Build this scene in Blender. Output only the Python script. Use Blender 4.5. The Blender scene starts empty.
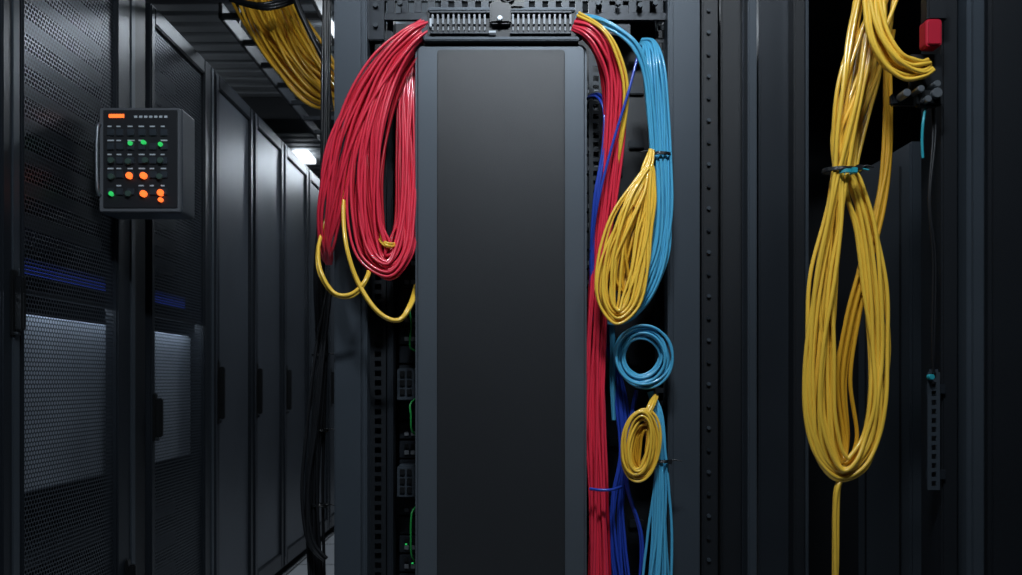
import bpy, bmesh, math, random
from mathutils import Vector, Matrix
random.seed(7)
S=bpy.context.scene
S.view_settings.view_transform='Standard'
S.view_settings.look='None'
EYE=1.04; F=30/36*1022
def X(u,d): return (u-511)/F*d
def Z(v,d): return EYE-(v-380)/F*d

# ---------------- materials ----------------
def mat(name,col,rough=0.5,metal=0.0,bump=0.0,bscale=400,emit=None,es=0,var=0.0,spec=0.5,coat=0):
    m=bpy.data.materials.new(name); m.use_nodes=True
    nt=m.node_tree; b=nt.nodes['Principled BSDF']
    b.inputs['Base Color'].default_value=(*col,1)
    b.inputs['Roughness'].default_value=rough
    b.inputs['Metallic'].default_value=metal
    b.inputs['Specular IOR Level'].default_value=spec
    b.inputs['Coat Weight'].default_value=coat
    b.inputs['Coat Roughness'].default_value=0.12
    tc=nt.nodes.new('ShaderNodeTexCoord')
    if bump>0:
        n=nt.nodes.new('ShaderNodeTexNoise'); n.inputs['Scale'].default_value=bscale
        n.inputs['Detail'].default_value=3
        bp=nt.nodes.new('ShaderNodeBump'); bp.inputs['Strength'].default_value=bump; bp.inputs['Distance'].default_value=0.002
        nt.links.new(tc.outputs['Object'],n.inputs['Vector'])
        nt.links.new(n.outputs['Fac'],bp.inputs['Height']); nt.links.new(bp.outputs['Normal'],b.inputs['Normal'])
    if var>0:
        n=nt.nodes.new('ShaderNodeTexNoise'); n.inputs['Scale'].default_value=5; n.inputs['Detail'].default_value=5
        r=nt.nodes.new('ShaderNodeMixRGB'); r.inputs[1].default_value=(*[c*(1-var) for c in col],1); r.inputs[2].default_value=(*[min(1,c*(1+var)) for c in col],1)
        nt.links.new(tc.outputs['Object'],n.inputs['Vector'])
        nt.links.new(n.outputs['Fac'],r.inputs[0]); nt.links.new(r.outputs[0],b.inputs['Base Color'])
    if emit:
        b.inputs['Emission Color'].default_value=(*emit,1); b.inputs['Emission Strength'].default_value=es
    return m
M_black=mat('black_powdercoat',(0.008,0.010,0.013),0.45,0,0.15,var=0.2)
M_cab=mat('cabinet_dark_grey',(0.021,0.026,0.033),0.36,0.3,0.12,var=0.15)
M_door=mat('cabinet_door_grey',(0.080,0.092,0.110),0.36,0.45,0.1,var=0.15)
M_post=mat('rack_post_grey',(0.050,0.063,0.078),0.42,0.3,0.12,var=0.15)
M_frame=mat('panel_frame_grey',(0.088,0.104,0.122),0.38,0.35,0.12,var=0.1)
M_inset=mat('panel_inset_grey',(0.020,0.0215,0.024),0.36,0.0,0.25,900,var=0.1)
M_bezel=mat('bezel_grey_plastic',(0.14,0.15,0.165),0.4,0,0.05)
M_face=mat('keypad_face',(0.022,0.024,0.028),0.4,0,0.05)
M_plastic=mat('black_plastic',(0.008,0.009,0.010),0.35,0,0.05)
M_steel=mat('zinc_steel',(0.30,0.33,0.36),0.35,0.8,0.1)
M_fin=mat('vent_fin_grey',(0.20,0.215,0.235),0.4,0.2,0.1)
M_dsteel=mat('dark_steel',(0.045,0.052,0.060),0.4,0.5,0.1,var=0.2)
M_rail=mat('mounting_rail_black',(0.020,0.024,0.029),0.42,0.4,0.1,var=0.2)
M_red=mat('cable_red',(0.78,0.034,0.070),0.34,0,0.03,var=0.12,coat=0.7)
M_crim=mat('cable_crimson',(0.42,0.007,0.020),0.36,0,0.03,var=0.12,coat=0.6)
M_yel=mat('cable_yellow',(0.90,0.56,0.06),0.34,0,0.03,var=0.10,coat=0.7)
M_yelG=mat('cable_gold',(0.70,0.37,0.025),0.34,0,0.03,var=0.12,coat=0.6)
M_yelD=mat('cable_amber',(0.80,0.44,0.03),0.38,0,0.03,var=0.15,coat=0.5)
M_lblue=mat('cable_light_blue',(0.085,0.42,0.66),0.34,0,0.03,var=0.12,coat=0.7)
M_blue=mat('cable_dark_blue',(0.02,0.06,0.42),0.36,0,0.03,var=0.12,coat=0.5)
M_green=mat('cable_green',(0.02,0.30,0.06),0.4,0,0.03,var=0.1)
M_blk=mat('cable_black',(0.010,0.011,0.013),0.36,0,0.03,coat=0.3)
M_teal=mat('tie_teal',(0.02,0.30,0.36),0.4,0,0.03)
M_knob=mat('knob_red',(0.42,0.01,0.03),0.4,0,0.03)
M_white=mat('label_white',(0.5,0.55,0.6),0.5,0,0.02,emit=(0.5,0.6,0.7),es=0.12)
M_ledg=mat('led_green',(0.02,0.5,0.1),0.3,emit=(0.05,0.9,0.2),es=0.5)
M_ledo=mat('led_orange',(0.8,0.15,0.02),0.3,emit=(1.0,0.16,0.03),es=1.5)
M_ledoff=mat('led_unlit',(0.07,0.12,0.10),0.3)
M_bluerefl=mat('blue_reflection_glow',(0.02,0.05,0.4),0.3,emit=(0.05,0.12,0.9),es=0.16)  # emission imitating a faint blue reflection
M_lamp=mat('lamp_diffuser',(0.8,0.8,0.8),0.4,emit=(0.85,0.93,1.0),es=2.0)
M_glowgrey=mat('pale_glow_grey',(0.42,0.47,0.54),0.5,0.1,0.1,var=0.3)  # pale grey imitating the light behind the mesh doors
M_wall=mat('wall_paint_dark',(0.03,0.034,0.04),0.7,0,0.2,60,var=0.15)
M_ceil=mat('ceiling_ribbed_metal',(0.44,0.46,0.48),0.5,0.1,0.1,var=0.1)
M_beam=mat('ceiling_beam',(0.02,0.022,0.025),0.5,0,0.1)
# perforated steel: round staggered holes through the sheet
def mat_perf(name,axis='yz',pitch=0.013,hole=0.36,col=(0.060,0.072,0.088)):
    m=mat(name,col,0.33,0.5,0)
    nt=m.node_tree; b=nt.nodes['Principled BSDF']; out=nt.nodes['Material Output']
    tc=nt.nodes.new('ShaderNodeTexCoord'); sp=nt.nodes.new('ShaderNodeSeparateXYZ')
    nt.links.new(tc.outputs['Object'],sp.inputs[0])
    def math_(op,a,b_=None):
        n=nt.nodes.new('ShaderNodeMath'); n.operation=op
        for i,q in enumerate((a,b_)):
            if q is None: continue
            if isinstance(q,(int,float)): n.inputs[i].default_value=q
            else: nt.links.new(q,n.inputs[i])
        return n.outputs[0]
    a=sp.outputs['Y'] if axis=='yz' else sp.outputs['X']; z=sp.outputs['Z']
    zz=math_('DIVIDE',z,pitch*0.87); row=math_('FLOOR',zz); off=math_('MULTIPLY',math_('MODULO',math_('ABSOLUTE',row),2.0),0.5)
    aa=math_('ADD',math_('DIVIDE',a,pitch),off)
    fa=math_('SUBTRACT',math_('FRACT',aa),0.5); fz=math_('MULTIPLY',math_('SUBTRACT',math_('FRACT',zz),0.5),0.87)
    d=math_('SQRT',math_('ADD',math_('MULTIPLY',fa,fa),math_('MULTIPLY',fz,fz)))
    mask=math_('LESS_THAN',d,hole)
    tr=nt.nodes.new('ShaderNodeBsdfTransparent'); mx=nt.nodes.new('ShaderNodeMixShader')
    nt.links.new(mask,mx.inputs[0]); nt.links.new(b.outputs[0],mx.inputs[1]); nt.links.new(tr.outputs[0],mx.inputs[2])
    nt.links.new(mx.outputs[0],out.inputs['Surface'])
    return m
M_perf=mat_perf('perforated_steel')
def mat_floor():
    m=mat('raised_floor_tile',(0.3,0.32,0.34),0.25,0,0)
    nt=m.node_tree; b=nt.nodes['Principled BSDF']; tc=nt.nodes.new('ShaderNodeTexCoord')
    br=nt.nodes.new('ShaderNodeTexBrick'); br.offset=0; br.inputs['Scale'].default_value=1
    br.inputs['Brick Width'].default_value=0.6; br.inputs['Row Height'].default_value=0.6; br.inputs['Mortar Size'].default_value=0.006
    br.inputs['Color1'].default_value=(0.46,0.48,0.50,1); br.inputs['Color2'].default_value=(0.38,0.40,0.43,1); br.inputs['Mortar'].default_value=(0.03,0.03,0.03,1)
    nt.links.new(tc.outputs['Object'],br.inputs['Vector']); nt.links.new(br.outputs['Color'],b.inputs['Base Color'])
    return m
M_floor=mat_floor()

# ---------------- geometry helpers ----------------
def link(name,me,m,parent=None,smooth=False):
    o=bpy.data.objects.new(name,me); S.collection.objects.link(o)
    if m: me.materials.append(m)
    if parent: o.parent=parent
    if smooth:
        for p in me.polygons: p.use_smooth=True
    return o
def empty(name):
    e=bpy.data.objects.new(name,None); e.empty_display_size=0.05; S.collection.objects.link(e); return e
def boxes(name,lst,m,parent=None,bev=0.0015):
    bm=bmesh.new()
    for (x0,x1,y0,y1,z0,z1) in lst:
        r=bmesh.ops.create_cube(bm,size=1)
        for v in r['verts']:
            v.co=Vector(((x0+x1)/2+v.co.x*abs(x1-x0),(y0+y1)/2+v.co.y*abs(y1-y0),(z0+z1)/2+v.co.z*abs(z1-z0)))
    if bev>0: bmesh.ops.bevel(bm,geom=bm.edges[:],offset=bev,segments=2,affect='EDGES',clamp_overlap=True)
    me=bpy.data.meshes.new(name); bm.to_mesh(me); bm.free()
    return link(name,me,m,parent)
def box(name,x0,x1,y0,y1,z0,z1,m,parent=None,bev=0.0015): return boxes(name,[(x0,x1,y0,y1,z0,z1)],m,parent,bev)
def rpanel(name,x0,x1,z0,z1,y0,y1,r,m,parent=None,bev=0.002):
    bm=bmesh.new(); vs=[]
    for cx,cz,a0 in ((x1-r,z1-r,0),(x0+r,z1-r,90),(x0+r,z0+r,180),(x1-r,z0+r,270)):
        for k in range(7):
            a=math.radians(a0+k*15); vs.append(bm.verts.new((cx+r*math.cos(a),y0,cz+r*math.sin(a))))
    f=bm.faces.new(vs); ret=bmesh.ops.extrude_face_region(bm,geom=[f])
    for e in ret['geom']:
        if isinstance(e,bmesh.types.BMVert): e.co.y=y1
    bmesh.ops.recalc_face_normals(bm,faces=bm.faces[:])
    ed=[e for e in bm.edges if abs(e.verts[0].co.y-e.verts[1].co.y)<1e-6]
    if bev>0: bmesh.ops.bevel(bm,geom=ed,offset=bev,segments=3,affect='EDGES')
    me=bpy.data.meshes.new(name); bm.to_mesh(me); bm.free()
    return link(name,me,m,parent)
def cyl(name,c,r,h,axis,m,parent=None,seg=20,bev=0.0008,r2=None):
    bm=bmesh.new(); bmesh.ops.create_cone(bm,cap_ends=True,segments=seg,radius1=r,radius2=r if r2 is None else r2,depth=h)
    if bev>0: bmesh.ops.bevel(bm,geom=[e for e in bm.edges if len([f for f in e.link_faces if len(f.verts)>4])],offset=bev,segments=2,affect='EDGES')
    R={'Z':Matrix(),'Y':Matrix.Rotation(math.pi/2,4,'X'),'X':Matrix.Rotation(math.pi/2,4,'Y')}[axis]
    bmesh.ops.transform(bm,matrix=Matrix.Translation(c)@R,verts=bm.verts[:])
    me=bpy.data.meshes.new(name); bm.to_mesh(me); bm.free(); return link(name,me,m,parent)
def ladder(name,x0,x1,y0,y1,z0,z1,m,parent,pitch=0.022,side=0.3,rung=0.4):
    w=x1-x0; L=[(x0,x0+w*side,y0,y1,z0,z1),(x1-w*side,x1,y0,y1,z0,z1)]
    z=z0
    while z<z1-0.001:
        L.append((x0+w*side*0.5,x1-w*side*0.5,y0+0.0003,y1-0.0003,z,z+pitch*rung)); z+=pitch
    return boxes(name,L,m,parent,0)
def catmull(P,sub,closed=False):
    n=len(P); out=[]
    rng=range(n) if closed else range(n-1)
    for i in rng:
        if closed: a,b,c,d=P[(i-1)%n],P[i],P[(i+1)%n],P[(i+2)%n]
        else: a,b,c,d=P[max(i-1,0)],P[i],P[i+1],P[min(i+2,n-1)]
        for k in range(sub):
            t=k/sub
            out.append(0.5*((2*b)+(-a+c)*t+(2*a-5*b+4*c-d)*t*t+(-a+3*b-3*c+d)*t*t*t))
    if not closed: out.append(P[-1].copy())
    return out
def tubes(name,paths,r,m,parent=None,closed=False,res=3):
    cu=bpy.data.curves.new(name+'_c','CURVE'); cu.dimensions='3D'; cu.bevel_depth=r; cu.bevel_resolution=res-1; cu.use_fill_caps=True
    for P in paths:
        s=cu.splines.new('POLY'); s.points.add(len(P)-1)
        for p,q in zip(s.points,P): p.co=(*q,1)
        s.use_cyclic_u=closed
    o=bpy.data.objects.new(name+'_tmp',cu); S.collection.objects.link(o)
    dg=bpy.context.evaluated_depsgraph_get(); me=bpy.data.meshes.new_from_object(o.evaluated_get(dg))
    bpy.data.objects.remove(o); me.name=name; me.materials.clear()
    return link(name,me,m,parent,True)
def bundle(name,pts,n,m,parent,r=0.0042,jit=1.0,flat=0.6,wander=0.25,closed=False,sub=9,seed=1):
    if n>=8: n=int(n*1.3); r=r*0.86
    rd=random.Random(seed); C=[Vector((X(u,d),d,Z(v,d))) for u,v,d,w in pts]
    W=[w/F*d for u,v,d,w in pts]; N=len(C); paths=[]
    T=[]
    for k in range(N):
        if closed: t=C[(k+1)%N]-C[(k-1)%N]
        else: t=C[min(k+1,N-1)]-C[max(k-1,0)]
        t.normalize(); T.append(t)
    for i in range(n):
        rr=math.sqrt((i+0.5)/n); th=i*2.39996
        a0,b0=rr*math.cos(th),rr*math.sin(th); p1,p2=rd.uniform(0,6.28),rd.uniform(0,6.28); fr=rd.uniform(0.5,1.1)
        P=[]
        for k in range(N):
            t=T[k]; nn=Vector((-t.z,0,t.x)); 
            if nn.length<1e-3: nn=Vector((1,0,0))
            nn.normalize()
            a=a0+wander*math.sin(k*fr+p1); b=b0+wander*math.sin(k*fr*0.8+p2)
            j=rd.uniform(-jit,jit)/F*pts[k][2]
            P.append(C[k]+nn*(a*W[k]+j)+Vector((0,1,0))*(b*(W[k]*flat)))
        paths.append(catmull(P,sub,closed))
    return tubes(name,paths,r,m,parent,closed)
def coil(name,u,v,d,ru,rv,su,n,m,parent,r=0.004,seed=3,tilt=0):
    rd=random.Random(seed); paths=[]
    for i in range(n):
        k=(i+0.5)/n; off=su*(k*2-1)
        cx,cz=X(u+rd.uniform(-1.5,1.5),d),Z(v+rd.uniform(-1.5,1.5),d); P=[]
        ph=rd.uniform(0,6.28); yo=rd.uniform(-0.008,0.008)
        for s in range(48):
            a=s/48*2*math.pi; w=off+1.2*math.sin(2*a+ph)
            x=(ru+w)*math.cos(a)/F*d; z=(rv+w)*math.sin(a)/F*d
            x,z=x*math.cos(tilt)-z*math.sin(tilt),x*math.sin(tilt)+z*math.cos(tilt)
            P.append(Vector((cx+x,d+yo+0.005*math.sin(a+ph),cz+z)))
        paths.append(P)
    return tubes(name,paths,r,m,parent,True)
def tie(name,u,v,d,w,m,parent,tail=1,tilt=0.0):
    rx=w/F*d; paths=[]
    for dz in (-0.002,0.0,0.002):
        P=[Vector((X(u,d)+rx*math.cos(a),d+rx*0.75*math.sin(a),Z(v,d)+dz+tilt*rx*math.cos(a))) for a in [k/28*2*math.pi for k in range(28)]]
        paths.append(P)
    o=tubes(name,paths,0.0017,m,parent,True,2)
    x,z=X(u,d)+rx*tail*0.8,Z(v,d)
    box(name+'_head',x-0.005,x+0.005,d-rx*0.75-0.006,d-rx*0.5,z-0.005,z+0.005,m,parent,0.001)
    tubes(name+'_tail',[[Vector((x,d-rx*0.7,z)),Vector((x+tail*0.012,d-rx*0.8,z+0.004)),Vector((x+tail*0.026,d-rx*0.8,z+0.001))]],0.0016,m,parent,False,2)

# ---------------- room ----------------
box('floor',-2.6,2.4,-2,9,-0.1,0,M_floor,None,0)
box('wall_left',-2.7,-2.6,-2,9,0,2.75,M_wall,None,0)
box('wall_right',2.4,2.5,-2,9,0,2.75,M_wall,None,0)
box('wall_back',-2.6,2.4,9,9.1,0,2.75,M_wall,None,0)
box('wall_front',-2.6,2.4,-2.1,-2,0,2.75,M_wall,None,0)
ce=[(-2.7,2.5,-2.1,9.1,2.80,2.86)]
y=-2
while y<9:
    ce.append((-2.65,2.45,y,y+0.075,2.752,2.81)); y+=0.12
boxes('ceiling',ce,M_ceil,None,0.004)
bb=empty('ceiling_beam')
boxes('beam_cross',[(-2.6,2.4,5.15,5.45,2.62,2.75)],M_beam,bb,0.004)
boxes('beam_rail',[(-1.02,-0.98,2.0,9,2.60,2.64)],M_beam,bb,0.002)

# ---------------- left row of cabinets ----------------
XF=-1.2
def latch(par,yc,zc,L):
    boxes('handle_plate',[(XF,XF+0.008,yc-0.014,yc+0.014,zc-L/2,zc+L/2)],M_plastic,par,0.003)
    boxes('handle_lever',[(XF+0.008,XF+0.030,yc-0.009,yc+0.009,zc-L*0.42,zc+L*0.40)],M_plastic,par,0.004)
    cyl('handle_lock',(XF+0.012,yc,zc-L*0.46),0.006,0.010,'X',M_dsteel,par)
def shell(par,y0,y1,zt):
    boxes('shell',[(-2.2,XF-0.045,y0,y0+0.02,0.02,zt),(-2.2,XF-0.045,y1-0.02,y1,0.02,zt),(-2.2,-2.17,y0+.02,y1-.02,0.02,zt),
                   (-2.17,XF-0.045,y0+.02,y1-.02,zt-0.03,zt),(-2.17,XF-0.045,y0+.02,y1-.02,0.02,0.06)],M_cab,par,0.002)
    boxes('foot',[(-2.1,XF-0.1,y0+.03,y1-.03,0,0.02)],M_plastic,par,0.002)
def frame(par,y0,y1,zt,sn=0.045,sf=0.045,mt=M_cab):
    z0=0.05
    boxes('door_frame',[(XF-0.04,XF,y0,y0+sn,z0,zt),(XF-0.04,XF,y1-sf,y1,z0,zt),
                        (XF-0.04,XF,y0+sn,y1-sf,zt-0.06,zt),(XF-0.04,XF,y0+sn,y1-sf,z0,z0+0.08)],mt,par,0.005)
ZT=2.31
def mesh_cab(y0,y1,ms,ma,mb,latchy,latchz,llen=0.16):
    # ma..mb = perforated opening, mb..ms = far door stile, then corner post
    e=empty('server_cabinet'); shell(e,y0,y1,ZT); frame(e,y0+0.004,ms,ZT-0.01,ma-y0-0.004,ms-mb,M_cab)
    if y1-ms>0.02: boxes('corner_post',[(XF-0.045,XF-0.012,ms+0.006,y1-0.004,0.05,ZT-0.01)],M_black,e,0.004)
    boxes('stile_trim',[(XF-0.001,XF+0.004,ms-0.035,ms-0.008,0.06,ZT-0.02)],M_post,e,0.001)
    me=bpy.data.meshes.new('mesh_sheet'); a,b=ma,mb
    me.from_pydata([(XF-0.015,a,0.12),(XF-0.015,b,0.12),(XF-0.015,b,ZT-0.06),(XF-0.015,a,ZT-0.06)],[],[(0,1,2,3)])
    link('door_mesh',me,M_perf,e)
    boxes('pale_glow_block',[(-2.0,XF-0.085,y0+0.025,y1-0.025,0.74,1.215)],M_glowgrey,e,0.006)  # added pale block imitating light seen through the mesh
    L=[]; z=1.46
    while z<2.2:
        L.append((-2.0,XF-0.14,y0+0.04,y1-0.04,z,z+0.04)); z+=0.09
    L+= [(-2.0,XF-0.14,y0+0.04,y1-0.04,0.15+k*0.12,0.2+k*0.12) for k in range(4)]
    boxes('servers',L,M_cab,e,0.003)
    boxes('blue_reflection',[(XF-0.10,XF-0.095,y0+0.06,y1-0.06,1.325+k*0.010,1.327+k*0.010) for k in range(5)],M_bluerefl,e,0)  # glowing lines that imitate a blue reflection across the mesh
    boxes('added_mesh_lamp_housing',[(XF-0.07,XF-0.043,y0+0.06,y1-0.06,1.262,1.275)],M_black,e,0.001)  # housing for the added lamp below
    l=bpy.data.lights.new('added_mesh_lamp','AREA'); l.shape='RECTANGLE'; l.size=0.02; l.size_y=(y1-y0)-0.14; l.energy=0.38; l.color=(0.72,0.85,1.0)  # added lamp, brightens the pale block behind the mesh
    o=bpy.data.objects.new('added_mesh_lamp',l); S.collection.objects.link(o); o.location=(XF-0.056,(y0+y1)/2,1.26)
    # aim down with long side along the row
    o.rotation_euler=(0,math.radians(5),0); o.parent=e
    latch(e,latchy,latchz,llen)
mesh_cab(1.32,2.085,2.082,1.36,2.01,2.05,1.225)
mesh_cab(2.09,2.83,2.72,2.105,2.60,2.66,0.40)
mesh_cab(2.84,3.445,3.44,2.875,3.34,2.862,0.915)
def solid_cab(y0,y1):
    e=empty('server_cabinet'); shell(e,y0,y1,ZT); frame(e,y0+0.004,y1-0.004,ZT-0.01,0.055,0.04,M_cab)
    boxes('door_panel',[(XF-0.035,XF-0.012,y0+0.055,y1-0.04,0.13,ZT-0.07)],M_door,e,0.004)
    boxes('door_seam',[(XF-0.002,XF+0.004,y0+0.012,y0+0.02,0.1,ZT-0.03)],M_door,e,0.001)
    latch(e,y0+0.032,0.99,0.26)
for a,b in ((3.45,3.97),(3.98,4.50),(4.51,5.05),(5.06,5.62),(5.63,6.25),(6.26,6.9),(6.91,7.6)): solid_cab(a,b)

# ---------------- monitoring unit on the cabinet ----------------
mu=empty('environment_monitor_unit'); D=2.42
x0,x1=X(100,D),X(182,D); z0,z1=Z(213,D),Z(108,D)
rpanel('housing',x0,x1,z0,z1,D,D+0.10,0.006,M_post,mu,0.003)
rpanel('bezel',x0+0.002,x1-0.002,z0+0.002,z1-0.002,D-0.008,D+0.004,0.006,M_bezel,mu,0.002)
rpanel('face',x0+0.014,x1-0.009,z0+0.012,z1-0.009,D-0.011,D,0.003,M_face,mu,0.001)
boxes('mount_arm',[(XF+0.005,x0+0.06,D+0.10,D+0.13,z0+0.05,z1-0.05)],M_black,mu,0.003)
tubes('grip',[catmull([Vector(p) for p in ((x0+0.006,D-0.002,z0+0.05),(x0+0.002,D-0.018,z0+0.06),(x0+0.0,D-0.02,(z0+z1)/2),(x0+0.002,D-0.018,z1-0.06),(x0+0.006,D-0.002,z1-0.05))],6)],0.005,M_steel,mu)
box('brand_plate',X(111,D),X(126,D),D-0.014,D-0.01,Z(119,D),Z(115.5,D),M_ledo,mu,0.0005)
wl=[];keys=[]
for r_,v in enumerate((127,141,155,169,186)):
    for c_,u in enumerate((113,122,133,144,155,166)):
        if random.random()<0.85: wl.append((X(u-3.5,D),X(u+random.uniform(0,3.5),D),D-0.0125,D-0.01,Z(v+1.2,D),Z(v,D)))
        keys.append((X(u-3.4,D),X(u+3.4,D),D-0.016,D-0.009,Z(v+10,D),Z(v+3.5,D)))
boxes('labels',wl,M_white,mu,0); boxes('keys',keys,M_post,mu,0.001)
boxes('top_slots',[(X(136+i*5,D),X(139+i*5,D),D-0.0125,D-0.01,Z(119,D),Z(117,D)) for i in range(7)],M_white,mu,0)
def led(u,v,m,r=2.6): cyl('indicator',(X(u,D),D-0.016,Z(v,D)),r/F*D,0.012,'Y',m,mu,16,0.001)
for u,v in ((133,145),(146,144),(163,146)): led(u,v,M_ledg,2.2)
for u,v in ((132,177),(146,177),(146,195),(163,194)): led(u,v,M_ledo,3.2)
for u,v in ((114,162),(162,178),(131,195),(131,163),(148,162),(163,162),(114,178)): led(u,v,M_ledoff,3)
led(114,195,M_ledg,2.2); led(163,201,M_ledo,2.2)

# ---------------- central rack ----------------
rk=empty('server_rack'); D=1.9
zt=Z(-60,D)
def pbox(name,u0,u1,d0,d1,m,za=0.03,zb=None,bev=0.003): return box(name,X(u0,d0),X(u1,d0),d0,d1,za,zb or zt,m,rk,bev)
pbox('front_post_l',334,362,1.9,1.94,M_post)
pbox('front_post_l_lip',362,367,1.892,1.94,M_post)
ladder('front_rail_l',X(370,1.95),X(386,1.95),1.95,1.953,0.05,zt,M_rail,rk)
pbox('inner_flange_l',387,393,1.95,2.0,M_cab)
pbox('front_post_r',672,700,1.9,1.94,M_post)
pbox('front_post_r_lip',668,672,1.892,1.94,M_post)
ladder('front_rail_r',X(589,1.97),X(603,1.97),1.97,1.973,0.05,zt,M_rail,rk)
ladder('cable_rail_r',X(655,1.97),X(667,1.97),1.97,1.973,0.05,zt,M_rail,rk,0.03)
boxes('side_panels',[(X(334,1.9)+0.002,X(334,1.9)+0.014,1.94,2.85,0.05,zt-0.02),(X(700,1.9)-0.014,X(700,1.9)-0.002,1.94,2.85,0.05,zt-0.02)],M_black,rk,0.001)
boxes('back_panel',[(X(334,1.9)+0.014,X(700,1.9)-0.014,2.3,2.31,0.05,zt-0.02)],M_black,rk,0.001)
boxes('rear_posts',[(X(334,1.9),X(334,1.9)+0.05,2.85,2.9,0.03,zt),(X(700,1.9)-0.05,X(700,1.9),2.85,2.9,0.03,zt)],M_post,rk,0.002)
boxes('base',[(X(334,1.9),X(700,1.9),1.9,2.9,0.0,0.03)],M_black,rk,0.002)
Lx=[(X(366,D),X(668,D),1.925,1.935,Z(-4,D),zt)]
for k in range(22):
    u=372+k*13.6
    Lx.append((X(u,D),X(u+7.5,D),1.925,1.935,Z(8,D),Z(-4,D)))
Lx.append((X(366,D),X(668,D),1.925,1.935,Z(15,D),Z(8,D)))
boxes('top_crossbar',Lx,M_cab,rk,0.0005)
boxes('corner_gusset',[(X(366,1.91),X(384,1.91),1.91,1.924,Z(40,1.91),zt),(X(606,1.91),X(632,1.91),1.935,1.945,Z(30,1.91),zt)],M_cab,rk,0.002)
for u,v in ((376,6),(376,26),(400,4),(598,4),(618,4),(640,6),(655,4)): cyl('bolt',(X(u,1.91),1.908,Z(v,1.91)),0.006,0.012,'Y',M_dsteel,rk,6)
pbox('outer_strip_r',702,718,1.93,1.96,M_black)
for k in range(28): cyl('strip_grommet',(X(709,1.925),1.927,Z(10+k*22,1.925)),0.0045,0.006,'Y',M_post if k%2 else M_cab,rk,16)
uL=[];ports=[];leds=[];jack=[]
z=0.10
i=0
while z<1.72:
    uL.append((-0.262,0.215,2.0,2.25,z,z+0.041))
    for s in range(3):
        for (xa,xb) in ((-0.25,-0.20),(0.165,0.21)):
            xx=xa+s*0.015
            if (i%3)!=1: ports.append((xx,xx+0.010,1.996,2.001,z+0.008,z+0.018)); jack.append((xx,xx+0.010,1.996,2.001,z+0.024,z+0.034))
            if random.random()<0.10: leds.append((xx+0.002,xx+0.006,1.994,2.0,z+0.020,z+0.022))
    z+=0.0445; i+=1
boxes('switch_units',uL,M_cab,rk,0.002)
boxes('switch_ports',ports,M_fin,rk,0.0008); boxes('switch_jacks',jack,M_plastic,rk,0.0008)
boxes('switch_leds',leds,M_ledg,rk,0)
for v0,v1 in ((368,401),(466,498)):
    d=1.93
    boxes('media_module',[(X(397,d),X(416,d),d,d+0.06,Z(v1,d),Z(v0,d))],M_post,rk,0.003)
    boxes('media_module_ports',[(X(400+(k%2)*7,d),X(405+(k%2)*7,d),d-0.004,d+0.01,Z(v0+9+9*(k//2),d),Z(v0+3+9*(k//2),d)) for k in range(6)],M_plastic,rk,0.0008)
boxes('cable_manager',[(X(606,2.05),X(655,2.05),2.05,2.06,0.05,zt-0.03)],M_black,rk,0.001)
cm=[]
for k in range(26):
    z=0.1+k*0.065; cm.append((X(608,2.05)+ (k%2)*0.05,X(608,2.05)+0.035+(k%2)*0.05,2.04,2.052,z,z+0.02))
boxes('cable_manager_slots',cm,M_cab,rk,0.002)

# blanking panel (big grey door)
bp=empty('rack_blanking_panel'); d=1.83
xa,xb=X(415,d),X(587,d); zz1=Z(43,d)
rpanel('panel_body',xa,xb,0.08,zz1,d,d+0.05,0.018,M_frame,bp,0.007)
rpanel('panel_inset',X(437,d),X(565,d),0.14,Z(50,d),d-0.0035,d+0.004,0.008,M_inset,bp,0.0025)
boxes('panel_brackets',[(xa+0.03,xa+0.07,d+0.05,1.998,0.3,0.34),(xb-0.07,xb-0.03,d+0.05,1.998,0.3,0.34),(xa+0.03,xa+0.07,d+0.05,1.998,1.6,1.64),(xb-0.07,xb-0.03,d+0.05,1.998,1.6,1.64)],M_black,bp,0.001)

pu=empty('patch_panel'); d=1.82
rpanel('body',X(426,d),X(577,d),Z(38,d),Z(10,d),d,d+0.09,0.006,M_black,pu,0.003)
boxes('top_lip',[(X(428,d),X(575,d),d-0.006,d+0.05,Z(12,d),Z(8,d)),(X(424,d),X(579,d),d-0.004,d+0.05,Z(41,d),Z(37,d))],M_post,pu,0.002)
fins=[];bars=[]
for a,b in ((432,489),(512,570)):
    u=a
    while u<b:
        fins.append((X(u,d),X(u+2.0,d),d-0.010,d+0.002,Z(26,d),Z(16,d))); fins.append((X(u+0.3,d),X(u+1.7,d),d-0.008,d+0.002,Z(32,d),Z(28,d))); u+=5.2
    bars.append((X(a-2,d),X(b+1,d),d-0.012,d+0.002,Z(15,d),Z(13,d))); bars.append((X(a-2,d),X(b+1,d),d-0.008,d+0.002,Z(35,d),Z(33,d)))
boxes('vent_fins',fins,M_fin,pu,0.0005); boxes('vent_bars',bars,M_cab,pu,0.0005)
boxes('centre_latch',[(X(490,d),X(511,d),d-0.016,d+0.01,Z(26,d),Z(4,d)),(X(494,d),X(524,d),d-0.010,d+0.01,Z(10,d),Z(0,d))],M_plastic,pu,0.004)
cyl('latch_screw',(X(500,d),d-0.018,Z(22,d)),0.005,0.01,'Y',M_steel,pu)
cyl('latch_knob',(X(508,d),d-0.006,Z(-2,d)),0.016,0.03,'Y',M_plastic,pu,24,0.003)
boxes('mark',[(X(489,d),X(496,d),d-0.0125,d,Z(35,d),Z(33,d)),(X(430,d),X(432,d),d-0.009,d,Z(28,d),Z(20,d))],M_white,pu,0)
boxes('side_connectors',[(X(421,d),X(428,d),d,d+0.03,Z(38,d),Z(16,d)),(X(576,d),X(583,d),d,d+0.03,Z(36,d),Z(14,d))],M_dsteel,pu,0.002)
boxes('hanger',[(X(440,d),X(450,d),d+0.05,1.93,Z(22,d),Z(14,d)),(X(555,d),X(565,d),d+0.05,1.93,Z(22,d),Z(14,d))],M_black,pu,0.001)

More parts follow.
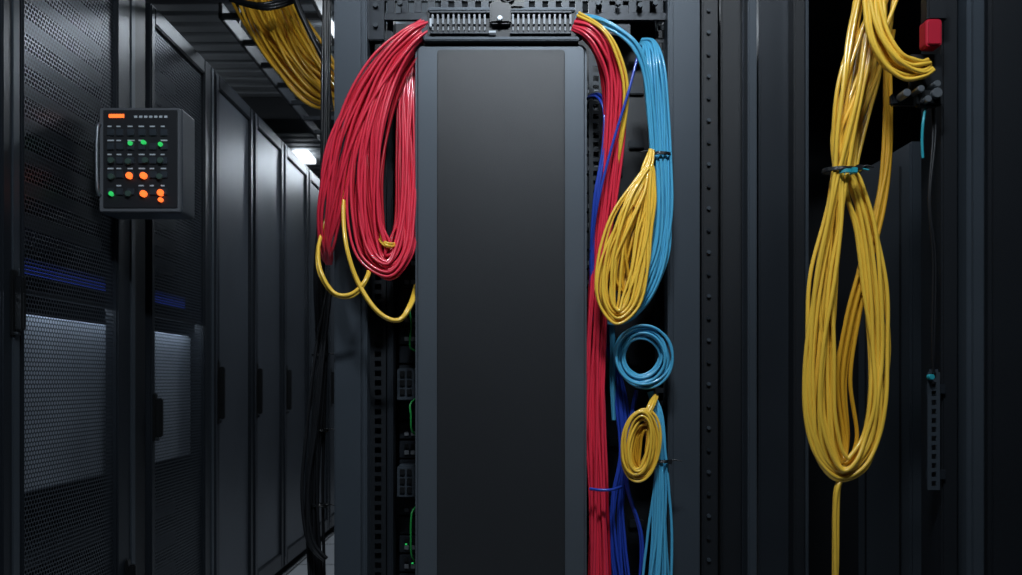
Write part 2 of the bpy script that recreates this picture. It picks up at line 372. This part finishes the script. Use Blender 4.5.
# ---------------- cables on the rack ----------------
rb=empty('red_cable_bundle')
bundle('outer_loop',[(428,24,1.83,7),(410,36,1.82,10),(382,66,1.82,12),(358,108,1.82,14),(341,155,1.82,14),(331,205,1.83,11),(326,240,1.85,6),(327,256,1.87,4),(329,264,1.89,2)],18,M_red,rb,0.0037,seed=2,jit=1.4,wander=0.32)
bundle('hank',[(428,30,1.84,7),(412,44,1.83,8),(390,78,1.83,10),(373,125,1.82,12),(366,175,1.82,14),(366,220,1.82,15),(373,253,1.82,16),(388,266,1.82,15),(401,250,1.83,12),(406,215,1.84,9),(407,160,1.85,8),(407,105,1.86,7),(409,70,1.87,6),(420,45,1.87,6)],20,M_red,rb,0.0037,seed=5,jit=1.6,wander=0.32)
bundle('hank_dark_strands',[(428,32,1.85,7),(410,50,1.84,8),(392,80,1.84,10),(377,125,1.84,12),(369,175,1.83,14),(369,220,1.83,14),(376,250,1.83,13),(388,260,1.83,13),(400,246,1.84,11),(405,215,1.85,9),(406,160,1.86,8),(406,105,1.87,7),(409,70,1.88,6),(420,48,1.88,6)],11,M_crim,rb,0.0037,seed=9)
rr=empty('red_trunk_cable')
bundle('strands',[(574,24,1.82,6),(590,29,1.81,8),(606,46,1.81,10),(615,80,1.82,10),(614,130,1.83,9),(607,190,1.84,9),(600,260,1.85,8),(596,340,1.85,9),(595,420,1.85,10),(597,500,1.85,13),(597,620,1.85,16),(596,800,1.86,16)],16,M_red,rr,0.0037,seed=12,jit=1.4)
bundle('dark_strands',[(574,26,1.84,6),(590,33,1.83,8),(604,52,1.83,9),(612,84,1.84,9),(611,130,1.85,8),(605,190,1.86,8),(598,260,1.87,8),(594,340,1.87,9),(594,420,1.87,11),(596,500,1.87,14),(597,620,1.87,17),(596,800,1.87,17)],11,M_crim,rr,0.0037,seed=13)
yl=empty('yellow_patch_cable')
bundle('drop_a',[(356,130,1.88,1),(349,168,1.855,1),(343,205,1.82,2),(346,245,1.79,2),(358,282,1.79,2),(378,311,1.79,3),(398,320,1.80,2.5),(411,305,1.82,2),(416,285,1.90,1)],3,M_yel,yl,0.0035,jit=0.7)
bundle('drop_b',[(334,200,1.885,1),(324,226,1.865,2),(318,248,1.82,2),(320,272,1.79,3),(334,293,1.79,2.5),(352,294,1.79,2.5),(366,278,1.80,1.5),(372,255,1.86,1.5)],3,M_yel,yl,0.0035,jit=0.7,seed=4)
bundle('drop_c',[(381,205,1.87,1),(378,224,1.85,1.5),(381,238,1.82,1.5),(388,245,1.80,1.5),(398,241,1.84,1),(402,225,1.87,1)],3,M_yel,yl,0.0032,seed=8)
bundle('drop_d',[(578,14,1.81,1.5),(602,28,1.79,2),(618,52,1.79,2),(626,90,1.80,1.5),(622,140,1.82,1.5),(610,200,1.86,1)],2,M_yel,yl,0.0033,seed=8)
lb=empty('light_blue_cable_hank')
bundle('hank',[(640,44,1.86,5),(650,44,1.84,8),(656,66,1.82,11),(659,110,1.82,10),(661,160,1.82,8),(661,210,1.82,9),(657,252,1.82,10),(644,290,1.82,10),(626,314,1.83,8),(610,318,1.85,5),(602,300,1.87,3)],22,M_lblue,lb,0.0035,seed=22,jit=1.2)
bundle('feed',[(576,18,1.82,3),(596,20,1.80,3.5),(618,30,1.79,3.5),(636,48,1.79,4),(646,76,1.80,4),(651,120,1.81,3),(654,160,1.82,3)],6,M_lblue,lb,0.0031,seed=23)
bundle('lower_strands',[(604,300,1.88,2),(612,330,1.86,3),(612,375,1.87,3),(613,420,1.88,3)],4,M_lblue,lb,0.0031,seed=24)
bundle('lower_trunk',[(650,392,1.86,2),(658,415,1.84,4),(661,455,1.83,5),(661,495,1.83,7),(660,540,1.83,10),(657,620,1.83,14),(655,800,1.84,14)],14,M_lblue,lb,0.0036,seed=25)
tie('tie_top',660,155,1.82,11,M_blk,lb,-1); tie('tie_low',662,461,1.83,8,M_blk,lb,1)
yh=empty('yellow_cable_hank')
loopp=[(649,170,1.79,4),(637,190,1.78,7),(622,222,1.775,9),(611,262,1.775,10),(608,298,1.775,9),(617,316,1.775,8),(631,303,1.78,8),(641,270,1.785,8),(646,232,1.79,8),(650,196,1.79,6)]
bundle('loops',loopp,15,M_yel,yh,0.0035,closed=True,seed=31,jit=2.4,wander=0.4)
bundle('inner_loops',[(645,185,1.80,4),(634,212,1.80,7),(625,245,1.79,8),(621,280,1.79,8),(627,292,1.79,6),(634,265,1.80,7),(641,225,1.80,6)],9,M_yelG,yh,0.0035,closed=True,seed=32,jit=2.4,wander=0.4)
bundle('neck',[(652,150,1.80,3),(648,165,1.79,5),(640,185,1.785,6),(630,205,1.78,7)],8,M_yel,yh,0.0035,seed=33)
bc=empty('light_blue_cable_coil')
coil('coil',643,357,1.83,23,25,6,11,M_lblue,bc,0.0030)
coil('coil_back',642,355,1.845,22,24,5,8,M_lblue,bc,0.0030,seed=8)
yc=empty('yellow_cable_coil')
coil('coil',640,444,1.80,14,30,6,10,M_yel,yc,0.0030,seed=11,tilt=-0.12)
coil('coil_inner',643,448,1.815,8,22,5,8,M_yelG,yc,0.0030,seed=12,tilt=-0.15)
bundle('neck',[(645,418,1.80,3),(652,404,1.81,3),(656,396,1.84,2)],5,M_yel,yc,0.0031)
db=empty('dark_blue_patch_cable')
bundle('upper',[(588,97,1.93,1.5),(599,96,1.87,2.5),(606,112,1.845,3),(603,150,1.835,3),(596,200,1.83,2.5),(592,260,1.845,2),(593,320,1.87,2)],3,M_blue,db,0.0032,seed=41)
bundle('cross',[(640,46,1.80,1),(628,90,1.79,1),(610,150,1.80,1),(596,205,1.81,1),(591,250,1.84,1)],1,M_blue,db,0.0031,seed=42)
bundle('lower',[(606,320,1.90,3),(614,360,1.89,4),(622,410,1.88,5),(624,455,1.88,5),(617,500,1.87,6),(618,545,1.87,8),(624,620,1.87,9),(620,800,1.87,9)],8,M_blue,db,0.0036,seed=43)
bundle('lower_thin',[(636,390,1.87,2),(632,420,1.87,2),(626,480,1.85,2),(642,540,1.85,3),(640,620,1.85,4)],3,M_blue,db,0.0030,seed=45)
bundle('wrap',[(590,489,1.81,1.5),(600,490,1.795,1.5),(612,489,1.80,1.5),(622,486,1.84,1.5)],2,M_blue,db,0.0031,seed=44)
gc=empty('green_patch_cable')
for k,(a,b) in enumerate(((300,352),(396,436),(505,562))):
    bundle('run',[(417,a,1.92,1),(410,a+8,1.90,1),(410,(a+b)/2,1.895,1),(410,b-6,1.90,1),(417,b,1.92,1)],1,M_green,gc,0.0022,seed=50+k)
bk=empty('black_hanging_cable')
bundle('hang_a',[(327,-60,2.15,3),(326,60,2.12,3),(325,180,2.1,4),(320,270,2.08,5),(322,350,2.08,6),(318,430,2.08,7),(314,500,2.08,8),(318,620,2.08,8),(318,760,2.08,8)],9,M_blk,bk,0.0045,seed=61,jit=2)
bundle('hang_b',[(330,290,2.08,2),(322,350,2.05,4),(314,420,2.04,5),(306,490,2.04,5),(310,540,2.04,4),(325,560,2.04,3)],6,M_blk,bk,0.0040,seed=62,jit=2)
for v in (355,430,505): tie('tie',320,v,2.08,8,M_plastic,bk,1)

# ---------------- overhead tray with yellow cables ----------------
tr=empty('overhead_cable_tray')
boxes('tray_rails',[(-1.10,-1.085,3.2,5.0,2.40,2.46),(-0.72,-0.705,2.85,5.0,2.40,2.46)],M_black,tr,0.002)
boxes('tray_rungs',[(-1.10,-0.705,3.2+k*0.25,3.22+k*0.25,2.40,2.42) for k in range(7)],M_black,tr,0.001)
boxes('tray_hangers',[(-0.72,-0.705,3.0,3.02,2.46,2.75),(-0.72,-0.705,4.2,4.22,2.46,2.75),(-1.10,-1.085,3.4,3.42,2.46,2.75)],M_black,tr,0.001)
yo=empty('yellow_overhead_cable')
bundle('drape',[(225,-90,2.75,26),(252,-30,2.72,28),(275,22,2.68,27),(299,62,2.65,25),(325,90,2.66,19),(346,102,2.78,14),(358,108,3.0,10)],38,M_yelD,yo,0.0058,seed=71,jit=2,flat=0.7,wander=0.25)
bundle('guide_rib',[(280,-60,2.5,1.5),(296,0,2.48,1.5),(314,40,2.48,1.5),(324,64,2.48,1.5),(330,110,2.50,1.5)],4,M_blk,yo,0.007,seed=72)
for k,(u,v) in enumerate(((262,2),(268,4))):
    bundle('strap',[(u-32,v-2,2.58,1.5),(u,v+3,2.52,1.5),(u+30,v-6,2.56,1.5)],2,M_blk,yo,0.006,seed=80+k)

# ---------------- right neighbouring rack ----------------
nr=empty('network_cabinet'); d=2.05
def nb(name,u0,u1,d0,d1,m,bev=0.003,zb=2.1): return box(name,X(u0,d0),X(u1,d0),d0,d1,0.03,zb,m,nr,bev)
nb('filler_l',721,742,2.05,2.07,M_black)
nb('post_a',748,757,2.0,2.05,M_post)
nb('post_b',759,792,2.02,2.07,M_cab)
nb('post_c',794,805,1.98,2.03,M_black)
nb('post_edge',806,809,1.985,2.03,M_post)
ladder('hinge_strip',X(742,2.04),X(748,2.04),2.04,2.045,0.05,2.1,M_cab,nr,0.05)
boxes('back_panel',[(X(715,2.9)-0.1,1.6,2.9,2.92,0.03,2.1)],M_black,nr,0.001)
boxes('header',[(X(809,2.03),1.6,2.03,2.07,2.02,2.12)],M_black,nr,0.002)
boxes('roof',[(X(721,2.05),1.6,2.07,2.92,2.10,2.12)],M_black,nr,0.001)
boxes('base',[(X(721,2.05),1.6,2.05,2.92,0,0.03)],M_black,nr,0.001)
boxes('equipment_bay',[(0.985,1.25,2.1,2.42,0.03,1.63)],M_post,nr,0.006)
boxes('equipment_seam',[(0.981,0.985,2.15,2.155,0.1,1.58),(0.981,0.985,2.36,2.365,0.1,1.58)],M_black,nr,0.001)
dr=empty('cabinet_door'); d=1.5
def ddb(name,u0,u1,d0,d1,m,bev=0.003,za=0.05,zb=2.1): return box(name,X(u0,d0),X(u1,d0),d0,d1,za,zb,m,dr,bev)
ddb('hinge_post',942,958,1.52,1.60,M_black)
ddb('hinge_groove',959,968,1.55,1.60,M_black)
ddb('stile',969,988,1.5,1.58,M_post,0.008)
ddb('outer_panel',990,1130,1.49,1.53,M_black,0.006)
ladder('tap_strip',X(928,1.51),X(940,1.51),1.51,1.514,Z(490,1.51),Z(372,1.51),M_post,dr,0.016)
boxes('tap_strip_mount',[(X(928,1.51),X(946,1.515),1.515,1.52,Z(480,1.51),Z(470,1.51)),(X(928,1.51),X(946,1.515),1.515,1.52,Z(394,1.51),Z(384,1.51))],M_cab,dr,0.001)
cyl('strip_screw',(X(932,1.5),1.505,Z(377,1.5)),0.005,0.012,'Y',M_teal,dr)
boxes('foot',[(X(940,1.52),X(1130,1.49),1.5,1.6,0,0.05)],M_black,dr,0.002)

hb=empty('cable_hanger_bracket'); d=1.5
boxes('arm',[(X(893,d),X(945,d),1.505,1.518,Z(104,d),Z(92,d)),(X(912,d),X(945,d),1.508,1.518,Z(92,d),Z(52,d)),(X(925,d),X(945,d),1.49,1.518,Z(22,d),Z(-5,d))],M_black,hb,0.003)
boxes('clamp',[(X(914,d),X(938,d),1.485,1.506,Z(108,d),Z(92,d))],M_plastic,hb,0.004)
rpanel('red_knob',X(921,d),X(937,d),Z(50,d),Z(23,d),1.48,1.51,0.006,M_knob,hb,0.004)
for u,v,r in ((901,97,0.007),(915,93,0.006),(931,97,0.009),(931,88,0.006),(922,103,0.006)): cyl('bolt',(X(u,d),1.49,Z(v,d)),r,0.028,'Y',M_steel,hb,12)
bundle('thin_leads',[(930,80,1.52,1),(934,130,1.51,1.5),(930,200,1.50,1),(934,260,1.50,2),(934,340,1.50,2),(934,372,1.505,1)],2,M_blk,hb,0.002,seed=95)
bundle('teal_lead',[(926,104,1.50,1),(922,120,1.49,1),(921,140,1.49,1),(922,158,1.49,1)],1,M_teal,hb,0.0025,seed=96)

# ---------------- big yellow hank on the right ----------------
yg=empty('yellow_cable_loop')
bundle('upper_run',[(892,-60,1.56,14),(876,-10,1.55,15),(864,40,1.54,15),(852,90,1.53,14),(843,135,1.53,12),(838,172,1.53,10),(832,220,1.53,13),(825,280,1.53,13),(821,350,1.53,12),(820,410,1.53,11),(826,450,1.53,11),(840,470,1.53,10),(857,464,1.53,10),(871,438,1.54,10),(878,400,1.54,9),(878,350,1.55,9),(872,290,1.55,10),(864,230,1.55,10),(852,185,1.55,9),(848,165,1.55,8),(858,120,1.56,10),(870,70,1.57,11),(880,20,1.57,10),(884,-60,1.58,9)],12,M_yel,yg,0.0044,seed=101,jit=2.2,wander=0.45)
bundle('inner_run',[(838,172,1.54,6),(833,230,1.55,9),(826,300,1.55,9),(822,370,1.55,8),(826,430,1.55,8),(840,462,1.55,7),(848,440,1.56,6),(842,380,1.56,7),(850,320,1.56,7),(864,265,1.56,6),(880,205,1.565,5),(888,150,1.57,4),(887,90,1.575,4),(888,60,1.575,3),(890,30,1.575,3)],7,M_yelG,yg,0.0038,seed=102,jit=2.4)
bundle('hook',[(866,-60,1.50,10),(872,0,1.49,10),(878,34,1.485,12),(892,58,1.48,12),(908,68,1.48,10),(922,70,1.482,8),(930,66,1.49,6)],12,M_yel,yg,0.0044,seed=103,jit=1.8)
bundle('tail',[(846,476,1.54,2),(838,486,1.53,3),(835,510,1.53,4),(835,560,1.53,3.5),(835,650,1.53,3),(836,800,1.53,3)],4,M_yel,yg,0.0036,seed=104)
tie('tie',840,171,1.535,17,M_blk,yg,1); tie('tie_teal',846,172,1.52,7,M_teal,yg,1)

# ---------------- lights ----------------
def area(name,loc,target,sx,sy,e,col=(0.82,0.91,1.0),spread=180):
    l=bpy.data.lights.new(name,'AREA'); l.shape='RECTANGLE'; l.size=sx; l.size_y=sy; l.energy=e; l.color=col; l.spread=math.radians(spread)
    o=bpy.data.objects.new(name,l); S.collection.objects.link(o); o.location=loc
    o.rotation_euler=(Vector(target)-Vector(loc)).to_track_quat('-Z','Y').to_euler(); return o
def fixture(name,x,y,e,sx=0.3,sy=1.2,z=2.70,tgt=None,spread=180):
    f=empty(name)
    boxes('housing',[(x-sx/2-0.02,x+sx/2+0.02,y-sy/2-0.02,y+sy/2+0.02,z+0.012,z+0.05)],M_white,f,0.004)
    a=area('lamp',(x,y,z),tgt or (x,y,0),sx,sy,e,spread=spread); a.parent=f; return a
fixture('ceiling_light',0.1,0.55,17.5,0.40,0.18,tgt=(0.05,1.75,1.35),spread=110)
fixture('ceiling_light',-0.75,1.3,8,0.2,0.7,tgt=(-0.95,2.2,0.9))
fixture('ceiling_light',-0.45,4.0,20,0.2,0.8,tgt=(-0.9,4.2,0.3))
fixture('ceiling_light',-0.75,6.6,18,0.25,1.0)
fixture('ceiling_light',0.75,0.9,5,0.2,0.5,tgt=(0.75,1.6,1.1),spread=120)
fl=empty('ceiling_strip_light')
boxes('diffuser',[(-1.62,-1.50,6.3,6.55,2.70,2.74)],M_lamp,fl,0.004)
up=empty('added_ceiling_uplight')  # added uplight that brightens the ceiling ribs
boxes('housing',[(-2.15,-1.75,3.0,6.0,2.311,2.34)],M_black,up,0.003)
a=area('lamp',(-1.95,4.5,2.345),(-1.6,4.5,2.8),0.3,2.8,2.8); a.parent=up
w=bpy.data.worlds.new('world'); S.world=w; w.use_nodes=True
w.node_tree.nodes['Background'].inputs[0].default_value=(0.4,0.55,0.8,1); w.node_tree.nodes['Background'].inputs[1].default_value=0.02

# ---------------- camera ----------------
c=bpy.data.cameras.new('camera'); c.lens=30; c.sensor_width=36; c.shift_y=92.5/1022
c.dof.use_dof=True; c.dof.focus_distance=1.85; c.dof.aperture_fstop=5.6
co=bpy.data.objects.new('camera',c); S.collection.objects.link(co); co.location=(0,0,EYE); co.rotation_euler=(math.pi/2,0,0)
S.camera=co
